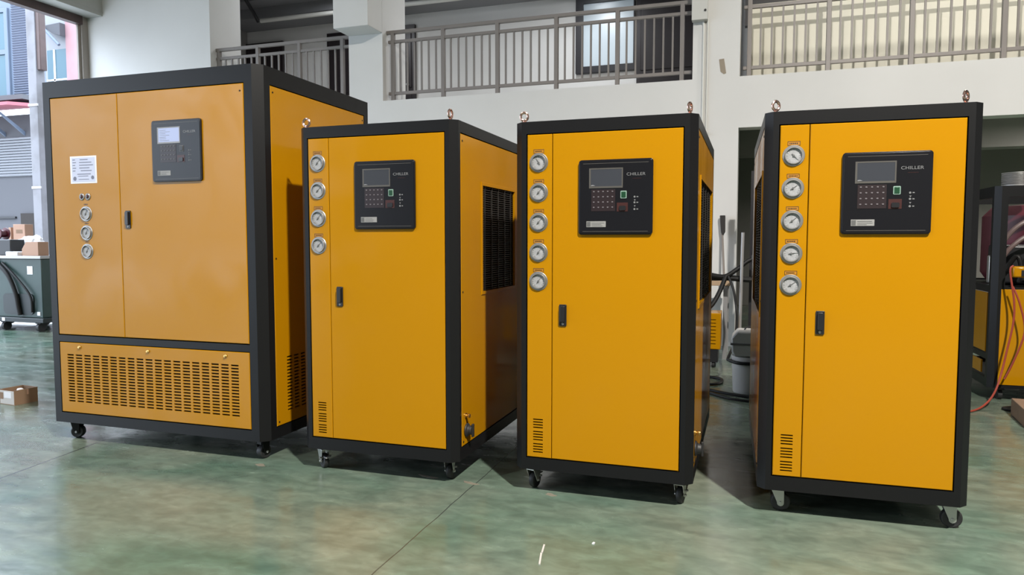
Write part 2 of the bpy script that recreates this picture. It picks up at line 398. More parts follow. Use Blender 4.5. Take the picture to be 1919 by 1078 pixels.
# doorway dressing
mb = MB(); mb.box(XL-0.05, XL+0.05, -7.0, 7.70, 4.085, 4.2); struct('trim_3', mb, 'brownframe', 'dark brown steel lintel over the big doorway', 'trim')
mb = MB(); mb.box(XL-0.03, XL+0.03, 7.70, 7.795, 0, 4.2).box(XL-0.03, XL+0.0, 7.66, 7.70, 0, 4.085); struct('trim_4', mb, 'jamb', 'grey brown jamb of the big doorway', 'trim')
mb = MB(); mb.box(XL+0.0, XL+0.3, -7.2, YW, 4.2, 4.75)
mb.box(XL+0.3, XL+0.305, -7.2, YW, 4.24, 4.26)
struct('trim_5', mb, 'housing', 'pale roller shutter housing above the big doorway', 'trim', bevel=0.01)
# corridor behind the balconies
mb = MB(); mb.box(-8.84, 7.2, 11.2, 11.4, 2.79, 5.6); struct('wall_corridor', mb, 'wall', 'corridor wall behind the balcony railings', 'wall')
mb = MB(); mb.box(-8.84, 7.2, YW+0.6, 11.4, 5.35, 5.5); mb.box(-8.84, 7.2, 10.55, 11.2, 4.93, 5.35); mb.box(-8.84, 7.2, 10.2, 10.55, 5.1, 5.35)
struct('trim_6', mb, 'ceil', 'grey corridor ceiling with stepped beam', 'trim')
mb = MB(); mb.cyl((-8.0, 10.5, 4.86), (-0.7, 10.5, 4.86), 0.035, 12)
tag(mb.build('ceiling_pipe', 'pipewhite'), 'white pipe running under the corridor ceiling', 'pipe')
mb = MB(); mb.tube([(-8.06, 10.5, 4.86), (-8.0, 10.3, 4.95), (-7.95, 9.9, 5.2), (-7.95, 9.8, 5.36)], 0.03)
tag(mb.build('pipe_bend', 'black'), 'black bent pipe at the end of the white corridor pipe', 'pipe')
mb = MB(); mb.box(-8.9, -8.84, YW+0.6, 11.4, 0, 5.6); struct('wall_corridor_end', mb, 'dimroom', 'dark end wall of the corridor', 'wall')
def door_leaf(n, x0, x1, top, label):
    o = MB().box(x0, x1, 11.14, 11.2, 2.79, top).build('door_%d' % n, 'darkdoor'); tag(o, label, 'door', None, 'structure')
    m = MB(); m.box(x0+0.06, x1-0.06, 11.125, 11.14, 2.85, 3.62); m.box(x0+0.06, x1-0.06, 11.125, 11.14, 3.70, top-0.1); m.build('door_panel', 'darkdoor', o, bevel=0.006)
    MB().cyl((x1-0.12, 11.14, 3.75), (x1-0.12, 11.08, 3.75), 0.02).build('door_handle', 'zinc', o)
    return o
door_leaf(1, -8.83, -8.04, 4.70, 'dark corridor door at the far left behind the short railing')
door_leaf(2, -7.12, -6.35, 4.74, 'dark brown corridor door beside the bracketed column')
door_leaf(3, -6.25, -5.42, 4.75, 'dark brown corridor door right of the bracketed column')
door_leaf(4, -1.69, -0.20, 4.9, 'wide dark double door at the right end of the middle balcony')
o = MB().sheet(-2.64, -1.72, 3.72, 4.90, 11.12, 0.08, [(-2.52, -1.72-0.02, 3.82, 4.78)], e=0.004).build('window_1', 'frame_dark')
tag(o, 'dark framed corridor window with a pale pane', 'window', None, 'structure')
MB().box(-2.52, -1.74, 11.15, 11.17, 3.82, 4.78).build('window_pane', 'pane', o)
# partition seen behind the right balcony
mb = MB(); mb.box(-0.05, 7.2, 8.27, 8.39, 2.79, 3.64); struct('wall_partition', mb, 'beige', 'beige partition behind the right balcony railing', 'wall')
mb = MB(); mb.box(-0.1, 7.2, 8.9, 9.0, 3.6, 5.35); struct('wall_partition_dark', mb, 'frame_dark', 'dark sheet above the beige partition', 'wall')  # plain dark sheet filling the space above the partition
# room under the right balcony
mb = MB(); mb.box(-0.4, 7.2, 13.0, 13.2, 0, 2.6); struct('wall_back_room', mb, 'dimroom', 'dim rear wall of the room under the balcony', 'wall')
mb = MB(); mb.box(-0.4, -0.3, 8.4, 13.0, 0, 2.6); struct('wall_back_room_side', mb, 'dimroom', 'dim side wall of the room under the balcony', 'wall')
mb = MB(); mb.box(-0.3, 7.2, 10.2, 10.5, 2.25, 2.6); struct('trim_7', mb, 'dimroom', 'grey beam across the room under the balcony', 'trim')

# stains and fittings on the column
mb = MB(); mb.prism([(-0.335, 2.975), (-0.285, 2.98), (-0.272, 2.90), (-0.262, 2.83), (-0.285, 2.822), (-0.318, 2.85), (-0.328, 2.92)], YW-0.002, YW, 'y')
tag(mb.build('wall_stain', 'stain'), 'small brown stain on the right white column', 'stain')
t = thing('junction_box', 'pale grey junction box at the top of the right column', 'box', (-0.53, YW, 3.37))
MB().box(-0.08, 0.08, -0.09, 0, 0, 0.6).build('enclosure', 'boxgrey', t, bevel=0.004)
MB().cyl((0.055, -0.09, 0.09), (0.055, -0.1, 0.09), 0.012).build('lock', 'black', t)
t = thing('conduit', 'white conduit running down the right column from the junction box', 'pipe', (-0.49, YW, 0))
MB().cyl((0, -0.016, 1.2), (0, -0.016, 3.40), 0.013, 12).cyl((0.04, -0.012, 1.2), (0.04, -0.012, 3.40), 0.009, 12).build('tube', 'pipewhite', t)
for z in (2.2, 1.5): MB().box(-0.02, 0.06, -0.034, 0, z, z+0.03).build('clip', 'zinc', t)

# ------------------------------------------------------------------ balcony railings
def railing(label, x0, x1, posts, bars, cap_left=True):
    Y = 7.92; t = thing('balcony_railing', label, 'railing', ((x0+x1)/2, Y, 2.79), 0, 'balcony railings')
    cx = (x0+x1)/2
    MB().box(x0-cx-0.06, x1-cx, -0.022, 0.022, 0.81, 0.85).build('top_rail', 'rail', t, bevel=0.004)
    MB().box(x0-cx, x1-cx, -0.017, 0.017, 0.70, 0.735).build('middle_rail', 'rail', t, bevel=0.003)
    MB().box(x0-cx, x1-cx, -0.017, 0.017, 0.085, 0.12).build('bottom_rail', 'rail', t, bevel=0.003)
    for p in posts: MB().box(p-cx-0.022, p-cx+0.022, -0.024, 0.024, 0.0, 0.83).build('post', 'rail', t, bevel=0.003)
    for b in bars: MB().box(b-cx-0.0095, b-cx+0.0095, -0.0095, 0.0095, 0.11, 0.71).build('baluster', 'rail', t)
    return t
def between(posts, n):
    out = []
    for a, b in zip(posts, posts[1:]): out += [a + (b-a)*(i+1)/(n+1) for i in range(n)]
    return out
pA = [-6.70, -6.09, -5.46, -4.84]; railing('pale balcony railing behind the tallest yellow cabinet', -6.74, -4.70, pA, between(pA, 5))
pB = [-4.14, -3.48, -2.80, -2.10, -1.41, -0.72]; railing('taupe balcony railing between the two white columns', -4.2, -0.62, pB, between(pB, 6))
pC = [-0.04, 0.71, 1.45, 2.22, 2.98, 3.7]; railing('taupe balcony railing in front of the beige partition', -0.1, 3.8, pC, between(pC, 6))

# ------------------------------------------------------------------ chillers
def gauge(t, x, z, ang, R=0.041):
    """round pressure gauge: steel case, dial, needle"""
    prof = [(R, 0.004), (R, -0.004), (R-0.002, -0.006), (R-0.007, -0.006), (R-0.0085, -0.013), (R-0.0115, -0.013), (R-0.0125, -0.006), (R-0.0125, 0.002)]
    g = MB().lathe(prof, (0, 0, 0), 'y', 40).build('gauge', 'chrome', t, loc=(x, 0.002, z))
    r = R-0.0125
    d = MB().lathe([(r, 0.002), (r, -0.006), (0.0, -0.006)], (0, 0, 0), 'y', 32).build('dial', 'dial', g)
    mk = MB()
    for i in range(13):
        a = math.radians(-45 + 270*i/12); c, s = math.cos(a), math.sin(a)
        mk.prism([(c*r*0.93 - s*0.0006, s*r*0.93 + c*0.0006), (c*r*0.74 - s*0.0006, s*r*0.74 + c*0.0006), (c*r*0.74 + s*0.0006, s*r*0.74 - c*0.0006), (c*r*0.93 + s*0.0006, s*r*0.93 - c*0.0006)], -0.0066, -0.006, 'y')
    mk.build('dial_marking', 'dialmark', g, smooth=False)
    c, s = math.cos(ang), math.sin(ang); n = MB()
    n.prism([(c*r*0.82, s*r*0.82), (-s*0.0018 - c*r*0.35, c*0.0018 - s*r*0.35), (s*0.0018 - c*r*0.35, -c*0.0018 - s*r*0.35)], -0.0085, -0.0072, 'y')
    n.lathe([(0.004, -0.006), (0.004, -0.0095), (0, -0.0095)], (0, 0, 0), 'y', 14); n.build('needle', 'needle', g)
    return g
def gauge_label(t, x, z, w=0.046, h=0.017):
    o = MB().box(x-w/2, x+w/2, -0.0006, 0.004, z-h/2, z+h/2).build('gauge_label', 'label', t)
    b = MB(); e = 0.002
    b.box(x-w/2, x+w/2, -0.001, -0.0006, z+h/2-e, z+h/2).box(x-w/2, x+w/2, -0.001, -0.0006, z-h/2, z-h/2+e)
    b.box(x-w/2, x-w/2+e, -0.001, -0.0006, z-h/2, z+h/2).box(x+w/2-e, x+w/2, -0.001, -0.0006, z-h/2, z+h/2)
    q = x-w/2+0.007
    while q < x+w/2-0.009:
        k = 0.003+0.0025*random.random(); b.box(q, q+k, -0.001, -0.0006, z-0.0028, z+0.0028); q += k+0.0018
    b.build('printed_mark', 'labelink', o, smooth=False)
def eye_bolt(t, x, y, z, ang):
    e = MB(); e.lathe([(0.0, 0), (0.012, 0), (0.012, 0.004), (0.006, 0.006), (0.006, 0.011)], (0, 0, 0), 'z', 18)
    e.torus((0, 0, 0.028), 0.0155, 0.0052, 'y', ang, sz=1.12)
    e.build('lifting_eye', 'copper', t, loc=(x, y, z))
def caster(t, x, y, h, ang, style):
    """h: clearance; local frame turned by ang about z; wheel rolls along local x"""
    ca, sa = math.cos(ang), math.sin(ang)
    r = 0.036 if style != 'rigid' else 0.0385
    off = 0.022 if style != 'twin' else 0.008
    f = MB(); b = None
    if style == 'swivel':
        f.box(-0.034, 0.034, -0.027, 0.027, h-0.004, h); f.cyl((0, 0, h-0.004), (0, 0, h-0.014), 0.02, 20); f.cyl((0, 0, h-0.014), (0, 0, h-0.019), 0.025, 20)
        f.box(-0.020, off+0.016, -0.019, 0.019, h-0.024, h-0.018)
        for sgn in (-1, 1):
            q = [(-0.02, h-0.02), (off+0.018, h-0.02), (off+0.010, r-0.006), (off-0.010, r-0.006)]
            f.prism(q, sgn*0.0175, sgn*0.0195, 'y')
        f.cyl((off, -0.025, r), (off, 0.025, r), 0.006, 12)
    elif style == 'rigid':
        f.box(-0.045, 0.032, -0.03, 0.03, h-0.004, h)
        for sgn in (-1, 1):
            q = [(off-0.043, h-0.003), (off+0.013, h-0.003), (off+0.0135, r+0.004)]
            for i in range(7):
                a = math.radians(10 - 200*i/6); q.append((off + 0.014*math.cos(a), r - 0.002 + 0.014*math.sin(a)))
            f.prism(q, sgn*0.020, sgn*0.0228, 'y')
        f.cyl((off, -0.027, r), (off, 0.027, r), 0.005, 12)
    else:
        f.cyl((0, 0, h), (0, 0, h-0.02), 0.022, 18)
        f.box(-0.022, 0.03, -0.016, 0.016, h-0.034, h-0.018)
        for sgn in (-1, 1): f.prism([(-0.022, h-0.02), (0.028, h-0.02), (0.022, r-0.01), (-0.004, r-0.01)], sgn*0.021, sgn*0.024, 'y')
    o = f.build('caster', 'char' if style == 'twin' else 'zinc', t, loc=(x, y, 0), rotz=ang, bevel=0.001)
    wv = 0.0125 if style != 'twin' else 0.018
    w = MB().lathe([(0.010, -wv), (r-0.012, -wv*0.9), (r-0.007, -wv), (r-0.002, -wv*0.85), (r, -wv*0.45), (r, wv*0.45), (r-0.002, wv*0.85), (r-0.007, wv), (r-0.012, wv*0.9), (0.010, wv)], (off, 0, r), 'y', 30)
    w.build('wheel', 'rubber', o)
    if style == 'swivel':
        k = MB(); k.box(off+0.004, off+0.05, -0.012, 0.012, r+0.020, r+0.025).cyl((off+0.01, -0.03, r+0.018), (off+0.01, 0.03, r+0.018), 0.005, 10)
        k.build('brake_lever', 'chrome', o, bevel=0.001)
    if style == 'twin':
        MB().cyl((off, -0.028, r), (off, 0.028, r), 0.006, 12).build('axle_nut', 'white', o)

def control_panel(t, x0, z1, lit=False):
    """black keypad module; x0,z1 = its upper left corner on the door face"""
    w, h = 0.305, 0.307; x1, z0 = x0+w, z1-h; f = -0.012
    c = MB(); c.rrect(x0, x1, z0, z1, 0.012, -0.010, 0.004); c.rrect(x0+0.004, x1-0.004, z0+0.004, z1-0.004, 0.010, f, -0.010)
    c = c.build('control_panel', 'blackmat', t, bevel=0.0012)
    for za in (z1-0.0165, z0+0.0125): MB().box(x0+0.018, x1-0.018, f-0.0005, f, za, za+0.0017).build('edge_line', 'line', c, smooth=False)
    sx0, sx1, sz0, sz1 = x0+0.049, x0+0.184, z1-0.113, z1-0.035
    if lit: sx0, sx1 = x0+0.043, x0+0.180
    s = MB(); s.sheet(sx0-0.005, sx1, sz0-0.004, sz1, f-0.0012, 0.001, [(sx0+0.002, sx1-0.005, sz0+0.004, sz1-0.005)], e=0.0003).build('screen_border', 'screenedge' if lit else 'line', c)
    MB().box(sx0+0.001, sx1-0.004, f-0.0007, f, sz0+0.003, sz1-0.004).build('screen', 'screenlit' if lit else 'screen', c)
    if lit:
        k = MB()
        for i in range(7): k.box(sx0+0.010, sx0+0.045+0.06*random.random(), f-0.0012, f-0.0007, sz1-0.016-i*0.0085, sz1-0.0145-i*0.0085)
        k.build('screen_line', 'text', c, smooth=False)
    else:
        # glare-free protective film lifted at the lower corner
        MB().prism([(sx0+0.003, sz0+0.005), (sx0+0.022, sz0+0.006), (sx0+0.012, sz0+0.010), (sx0+0.004, sz0+0.009)], f-0.0022, f-0.0009, 'y').build('film_corner', 'screenedge', c)
    lettering('CHILLER', 0.017, x0+0.199, f-0.0001, z1-0.068, 'text', c, 'lettering', width=0.076)
    MB().box(x0+0.222, x0+0.258, f-0.0005, f, z1-0.0805, z1-0.0792).build('underline', 'redbrown', c)
    kp = MB().box(x0+0.054, x0+0.153, f-0.001, f, z1-0.211, z1-0.122).build('keypad', 'maroon', c)
    for i in range(5):
        for j in range(4):
            kx, kz = x0+0.0645+i*0.0193, z1-0.1305-j*0.0215
            k = MB(); k.rrect(kx-0.0035, kx+0.0035, kz-0.0024, kz+0.0024, 0.0018, f-0.0025, f-0.001, 3); 
            k.build('key', 'darkgrey' if lit else 'key', c)  # big cabinet's keys: glare washing them out is put into the colour
    b = MB(); b.rrect(x0+0.175, x0+0.200, z1-0.160, z1-0.129, 0.003, f-0.002, f); b = b.build('start_button', 'darkgrey' if lit else 'pale', c)
    MB().box(x0+0.1785, x0+0.1965, f-0.004, f-0.002, z1-0.156, z1-0.133).build('start_key', 'black' if lit else 'green', c, bevel=0.0008)  # no green on the big cabinet: glare is put into the colour
    MB().box(x0+0.160, x0+0.205, f-0.0012, f, z1-0.213, z1-0.177).build('stop_surround', 'redbrown', c)
    MB().rrect(x0+0.170, x0+0.197, z1-0.208, z1-0.190, 0.004, f-0.005, f-0.0012).build('stop_button', 'black', c)
    y = MB()
    for i, z in enumerate((-0.154, -0.165, -0.177, -0.189, -0.204)):
        if i % 2: y.prism([(x0+0.229, z1+z), (x0+0.237, z1+z), (x0+0.233, z1+z-0.006)], f-0.0006, f, 'y')
        else: y.lathe([(0.0, f), (0.004, f), (0.004, f-0.0006), (0.0, f-0.0006)], (x0+0.232, 0, z1+z), 'y', 12); y.box(x0+0.240, x0+0.247, f-0.0006, f, z1+z-0.002, z1+z+0.002)
    y.build('symbol', 'darkgrey' if lit else 'text', c)  # big cabinet's symbols dimmed too, glare put into the colour
    n = MB().box(x0+0.034, x0+0.115, f-0.001, f, z1-0.276, z1-0.252).build('nameplate', 'sticker', c)
    k = MB(); k.box(x0+0.036, x0+0.051, f-0.0016, f-0.001, z1-0.2735, z1-0.2545)
    for i in range(3): k.box(x0+0.056, x0+0.085+0.025*random.random(), f-0.0016, f-0.001, z1-0.260-i*0.006, z1-0.2585-i*0.006)
    k.build('nameplate_print', 'darkgrey', c, smooth=False)

def chiller(label, X, Y, yaw, w, d, h, z0, c, b, bt, bb, gx, gz, needles, ctrl, handle, vent, eyes, style, cast, big=False, grille=None, seam=-0.211, side_switch=False, right_hole=None):
    t = thing('industrial_chiller', label, 'chiller', (X, Y, 0), yaw, 'yellow chiller cabinets')
    T = z0+h; x0, x1 = -w/2, w/2
    # chamfered charcoal frame: four posts, rails all round, top and bottom sheets
    f = MB(); dp = 0.045
    P = [(c, 0), (b, 0), (b, 0.03), (0.03, b), (0, b), (0, c)]
    def post(mx, my): 
        q = [((x0+u) if mx > 0 else (x1-u), v if my > 0 else d-v) for u, v in P]
        f.prism(q if mx*my > 0 else q[::-1], z0, T)
    for mx in (1, -1):
        for my in (1, -1): post(mx, my)
    for za, zb in ((z0, z0+bb), (T-bt, T)):
        f.box(x0+b, x1-b, 0, 0.03, za, zb).box(x0+b, x1-b, d-0.03, d, za, zb).box(x0, x0+0.03, b, d-b, za, zb).box(x1-0.03, x1, b, d-b, za, zb)
    if big: f.box(x0+b, x1-b, 0, 0.03, 0.557, 0.592)
    oct_ = [(x0+c, 0), (x1-c, 0), (x1, c), (x1, d-c), (x1-c, d), (x0+c, d), (x0, d-c), (x0, c)]
    ins = [(x*0.985, d/2+(y-d/2)*0.985) for x, y in oct_]
    f.prism(ins, T-0.012, T-0.0005); f.prism(ins, z0+0.0005, z0+0.014)
    f.build('frame', 'char', t, angle=0.3)
    MB().box(x0+0.035, x1-0.035, 0.035, d-0.035, z0+0.02, T-0.02).build('shade_core', 'core', t)  # solid block coloured dark so slots and holes show as shaded hollows
    g = 0.0045; pz0, pz1 = z0+bb+g, T-bt-g; px0, px1 = x0+b+g, x1-b-g
    py = -0.0005
    if not big:
        sl = []; p = 0.0118; zz = vent[3]
        for k in range(12):
            sl.append((vent[0], vent[1], zz-0.006, zz)); zz -= p if k % 4 != 3 else p*1.57
        MB().sheet(px0, seam-0.0015, pz0, pz1, py, 0.008, sl).build('gauge_panel', 'yellow', t, smooth=False)
        dz0 = pz0
    else:
        MB().sheet(px0, seam-0.0015, 0.592+g, pz1, py, 0.008, []).build('gauge_panel', 'yellow', t, smooth=False)
        dz0 = 0.592+g
        sl = []
        for i in range(19):
            for j in range(17):
                sx = -0.570+i*0.0600; sz = 0.489-j*0.01585; sl.append((sx, sx+0.046, sz-0.0085, sz))
        lp = MB().sheet(px0, px1, pz0, 0.557-g, py, 0.008, sl).build('louvre_panel', 'yellow', t, smooth=False)
        for sx in (-0.478, -0.010, 0.480): MB().lathe([(0.009, 0.0), (0.009, -0.003), (0.006, -0.006), (0.006, -0.009), (0, -0.010)], (sx, py, 0.529), 'y', 16).build('panel_screw', 'brass', lp)
    dr = MB().sheet(seam+0.0015, px1, dz0, pz1, py, 0.008, []).build('door', 'yellow', t, smooth=False)
    hx, hz = handle
    hd = MB(); hd.rrect(hx-0.016, hx+0.016, hz-0.046, hz+0.046, 0.004, -0.006, 0.0); hd.rrect(hx-0.010, hx+0.010, hz-0.028, hz+0.040, 0.004, -0.016, -0.006)
    hd.build('handle', 'black', dr, bevel=0.0012)
    MB().lathe([(0.005, -0.006), (0.005, -0.0075), (0, -0.0078)], (hx, 0, hz-0.036), 'y', 14).build('lock', 'sticker', dr)
    for sx, sz in ((px1-0.018, pz1-0.035),) if big else ():
        MB().lathe([(0.004, 0), (0.004, -0.002), (0, -0.0024)], (sx, py, sz), 'y', 12).build('door_screw', 'char', dr)
    for k, z in enumerate(gz):
        gauge(t, gx, z, needles[k % len(needles)])
        gauge_label(t, gx, z+(0.047 if not big else 0.05), *((0.046, 0.017) if not big else (0.026, 0.006)))
    control_panel(t, ctrl[0], ctrl[1], big)
    # side panels
    for sg in (1, -1):
        holes = []
        if grille and (sg == 1 or grille[4]): holes = [(grille[0], grille[1], grille[2], grille[3])]
        if big and sg == 1:
            for i in range(6):
                for j in range(17):
                    sy = 0.18+i*0.0600; sz = 0.513-j*0.0172; holes.append((sy, sy+0.046, sz-0.0085, sz))
        yy = (x1-0.0005) if sg == 1 else (x0+0.0005)
        sp = MB().sheet(b+g, d-b-g, pz0, pz1, yy, -0.008*sg, holes, plane='x').build('side_panel', 'yellow', t, smooth=False)
        for sy, sz in ((b+0.022, pz1-0.03), (b+0.022, (pz0+pz1)/2), (b+0.022, pz0+0.02), (d-b-0.022, pz1-0.03)):
            MB().cyl((yy, sy, sz), (yy+0.002*sg, sy, sz), 0.0045, 10).build('panel_screw', 'char', sp)
        if grille and holes and not big:
            fr = MB(); e = 0.016; a0, a1, c0, c1 = grille[:4]
            fr.sheet(a0-e, a1+e, c0-e, c1+e, yy+0.004*sg, -0.006*sg, [(a0, a1, c0, c1)], e=0.001, plane='x')
            gr = fr.build('condenser_frame', 'yellow', t, smooth=False)
            fin = MB(); n = 46
            for k in range(n):
                z = c0+(c1-c0)*(k+0.5)/n; xa, xb = sorted((yy-0.006*sg, yy-0.024*sg)); fin.box(xa, xb, a0, a1, z-0.0018, z+0.0018)
            for k in range(5):
                q = a0+(a1-a0)*(k+0.5)/5; xa, xb = sorted((yy-0.003*sg, yy-0.010*sg)); fin.box(xa, xb, q-0.004, q+0.004, c0, c1)
            fin.build('condenser_fins', 'fin', gr, smooth=False)
    if side_switch:
        sw = MB(); sw.lathe([(0.032, 0), (0.032, 0.006), (0.022, 0.012), (0.020, 0.028), (0, 0.030)], (x1, 0.112, 0.235), 'x', 24)
        sw.box(x1+0.026, x1+0.036, 0.104, 0.120, 0.205, 0.265); sw.build('rotary_switch', 'rubber', t, bevel=0.002)
        MB().lathe([(0.012, 0), (0.012, 0.004), (0.006, 0.006), (0.010, 0.016), (0.009, 0.022), (0, 0.024)], (x1, 0.100, 0.305), 'x', 18).build('drain_knob', 'brass', t)
    for ex, ey, ea in eyes: eye_bolt(t, ex, ey, T-0.001, ea)
    for cx, cy, ca in cast: caster(t, cx, cy, z0+0.002, ca, style)
    return t

D = math.radians
t1 = chiller('largest yellow chiller cabinet, twice as wide, with a slotted lower panel', -2.956, 2.915, 0.003, 1.422, 1.08, 1.847, 0.108, 0.04, 0.085, 0.085, 0.055,
        -0.396, (1.249, 1.148, 1.05), (D(60), D(60), D(60)), (0.068, 1.711), (-0.110, 1.216), None, (), 'twin',
        ((-0.622, 0.085, D(20)), (0.625, 0.080, D(80)), (-0.62, 0.99, D(60)), (0.62, 0.99, D(100))), big=True, seam=-0.1615)
pp = MB().box(-0.494, -0.312, -0.0015, 0.001, 1.410, 1.554).build('data_plate', 'paper', t1)
MB().box(-0.482, -0.322, -0.0021, -0.0015, 1.418, 1.546).build('plate_field', 'paperblue', pp)
k = MB()
for i, (a, b2) in enumerate(((-0.425, -0.37), (-0.43, -0.345), (-0.43, -0.335), (-0.43, -0.36), (-0.42, -0.345))):
    k.box(a, b2, -0.0026, -0.0021, 1.533-i*0.0145, 1.537-i*0.0145); k.box(-0.476, -0.458+0.006*(i % 2), -0.0026, -0.0021, 1.533-i*0.0145, 1.537-i*0.0145)
k.box(-0.445, -0.352, -0.0026, -0.0021, 1.457, 1.461).box(-0.44, -0.37, -0.0026, -0.0021, 1.447, 1.450).box(-0.437, -0.365, -0.0026, -0.0021, 1.430, 1.433)
k.lathe([(0, -0.0021), (0.011, -0.0021), (0.011, -0.0027), (0, -0.0027)], (-0.463, 0, 1.436), 'y', 20).lathe([(0, -0.0021), (0.010, -0.0021), (0.010, -0.0027), (0, -0.0027)], (-0.340, 0, 1.440), 'y', 20)
k.build('plate_print', 'ink', pp, smooth=False)
for x in (-0.419, -0.378):
    q = MB().lathe([(0.018, 0), (0.018, -0.003), (0.014, -0.006), (0.012, -0.006), (0.011, -0.002)], (x, 0, 1.3395), 'y', 24).build('indicator_lamp', 'chrome', t1)
    MB().lathe([(0.0115, 0), (0.010, -0.006), (0.005, -0.009), (0, -0.0095)], (x, 0, 1.3395), 'y', 20).build('lamp_lens', 'redbrown', q)
SM = dict(bt=0.051, bb=0.056)
chiller('yellow chiller cabinet with four gauges, right of the largest one', -1.623, 2.906, -0.002, 0.805, 1.251, 1.526, 0.109, 0.032, 0.052, 0.051, 0.056,
        -0.295, (1.466, 1.339, 1.211, 1.084), (D(50), D(45), D(50), D(45)), (-0.096, 1.4655), (-0.185, 0.846), (-0.314, -0.270, 0, 0.339), ((-0.372, 0.03, D(8)), (0.365, 0.03, D(80))), 'swivel',
        ((-0.345, 0.075, D(-35)), (0.325, 0.085, D(100)), (-0.33, 1.17, D(40)), (0.33, 1.17, D(60))), grille=(0.323, 0.812, 0.862, 1.37, False), seam=-0.237, side_switch=True)
chiller('yellow chiller cabinet with five gauges, second from the right end of the row', -0.580, 2.934, -0.003, 0.760, 1.262, 1.5, 0.109, 0.031, 0.052, 0.051, 0.052,
        -0.273, (1.436, 1.310, 1.184, 1.056, 0.933), (D(120), D(50), D(50), D(55), D(55)), (-0.097, 1.438), (-0.1645, 0.790), (-0.296, -0.252, 0, 0.335), ((-0.347, 0.03, D(10)), (0.345, 0.03, D(70))), 'swivel',
        ((-0.32, 0.07, D(75)), (0.322, 0.075, D(80)), (-0.31, 1.18, D(40)), (0.31, 1.18, D(60))), grille=(0.20, 1.08, 0.834, 1.366, False), seam=-0.2135, side_switch=True)
chiller('yellow chiller cabinet with five gauges at the right end of the row', 0.424, 3.001, 0.027, 0.749, 1.226, 1.498, 0.108, 0.030, 0.052, 0.050, 0.057,
        -0.268, (1.434, 1.309, 1.183, 1.056, 0.933), (D(-45), D(35), D(40), D(10), D(35)), (-0.0945, 1.4375), (-0.1575, 0.788), (-0.290, -0.245, 0, 0.338), ((-0.335, 0.03, D(35)), (0.318, 0.03, D(50))), 'rigid',
        ((-0.302, 0.085, 0.0), (0.318, 0.085, 0.0), (-0.30, 1.14, 0.0), (0.30, 1.14, 0.0)), grille=(0.11, 0.90, 0.81, 1.373, True), seam=-0.2115)

# ------------------------------------------------------------------ small things on the hall floor
t = thing('cardboard_box', 'small open cardboard box alone on the floor at left', 'box', (-4.735, 3.535, 0), -0.10)
m = MB(); W2, D2, H2, k = 0.078, 0.078, 0.10, 0.004
m.box(-W2, W2, -D2, D2, 0, 0.004); m.box(-W2, -W2+k, -D2, D2, 0.004, H2); m.box(W2-k, W2, -D2, D2, 0.004, H2); m.box(-W2+k, W2-k, D2-k, D2, 0.004, H2)
m.build('carton', 'card', t)
MB().box(-W2+k, W2-k, -D2, -D2+k, 0.004, H2-0.006).build('printed_end', 'cardgrey', t)
MB().box(-0.03, 0.045, -D2-0.001, -D2, 0.045, 0.088).build('address_label', 'white', t)
MB().box(-0.072, -0.04, -D2-0.001, -D2, 0.035, 0.08).build('dark_print', 'card', t)
MB().box(W2, W2+0.001, 0.005, 0.018, 0.062, 0.096).build('tape_tab', 'cardpale', t)
MB().prism([(-0.03, 0.02), (0.02, 0.02), (0.02, 0.085), (-0.01, 0.10)], -0.01, 0.03, 'y').build('crumpled_paper', 'white', t, bevel=0.01)
for k, (x, y, w, lab) in enumerate(((-1.41, 3.0, 0.10, 'pale worn patch on the floor before the right caster of the four-gauge cabinet'), (-1.19, 2.98, 0.08, 'pale worn patch on the floor beside the long floor joint'), (-0.80, 2.95, 0.05, 'pale worn patch on the floor right of the left caster of the third cabinet'), (-2.27, 2.90, 0.06, 'pale worn patch on the floor before the right caster of the largest cabinet'))):
    m = MB(); q = [(x + w/2*math.cos(t)*(1+0.25*math.sin(3*t+k)), y + 0.014*math.sin(t)*(1+0.3*math.cos(2*t+k)) - 0.10*w*math.cos(t)) for t in [2*PI*i/18 for i in range(18)]]
    m.prism(q, 0.0, 0.0008); tag(m.build('floor_stain', 'worn', smooth=False), lab, 'stain', 'worn patches on the floor')
m = MB(); m.prism([(-0.688, 2.44), (-0.682, 2.44), (-0.672, 2.375), (-0.678, 2.375)], 0.0, 0.004); tag(m.build('plastic_strip', 'bucket'), 'white strip on the floor, farther piece of the two', 'strip')
m = MB(); m.prism([(-0.6795, 2.370), (-0.673, 2.370), (-0.655, 2.285), (-0.6615, 2.285)], 0.0, 0.004); tag(m.build('plastic_strip', 'bucket'), 'white strip on the floor, nearer piece of the two', 'strip')
m = MB(); m.prism([(-0.523, 2.505), (-0.515, 2.505), (-0.513, 2.515), (-0.52, 2.518)], 0, 0.004); tag(m.build('paper_scrap', 'white'), 'tiny white scrap beside the two floor strips', 'scrap')

# ------------------------------------------------------------------ things between the two right cabinets
t = thing('floor_brush', 'brush standing bristles up against the white column', 'brush', (-0.25, YW, 0))
MB().prism([(-0.045, 1.37), (0.01, 1.37), (0.012, 1.20), (-0.008, 1.165), (-0.03, 1.19)], -0.09, -0.04, 'y').build('brush_head', 'broomhead', t, bevel=0.006)
MB().cyl((-0.018, -0.065, 1.18), (0.055, -0.32, 0.02), 0.012, 12).build('handle', 'stick', t)
t = thing('workbench', 'tan topped workbench behind the gap between right cabinets', 'table', (-0.62, 6.9, 0))
MB().box(-0.45, 0.46, 0, 0.55, 0.69, 0.74).build('table_top', 'wood', t, bevel=0.004)
for x in (-0.42, 0.42):
    for y in (0.03, 0.51): MB().box(x-0.02, x+0.02, y-0.02, y+0.02, 0, 0.69).build('leg', 'steeltube', t)
t = thing('welding_unit', 'small yellow louvred machine on dark base in the gap', 'machine', (-0.42, 6.4, 0))
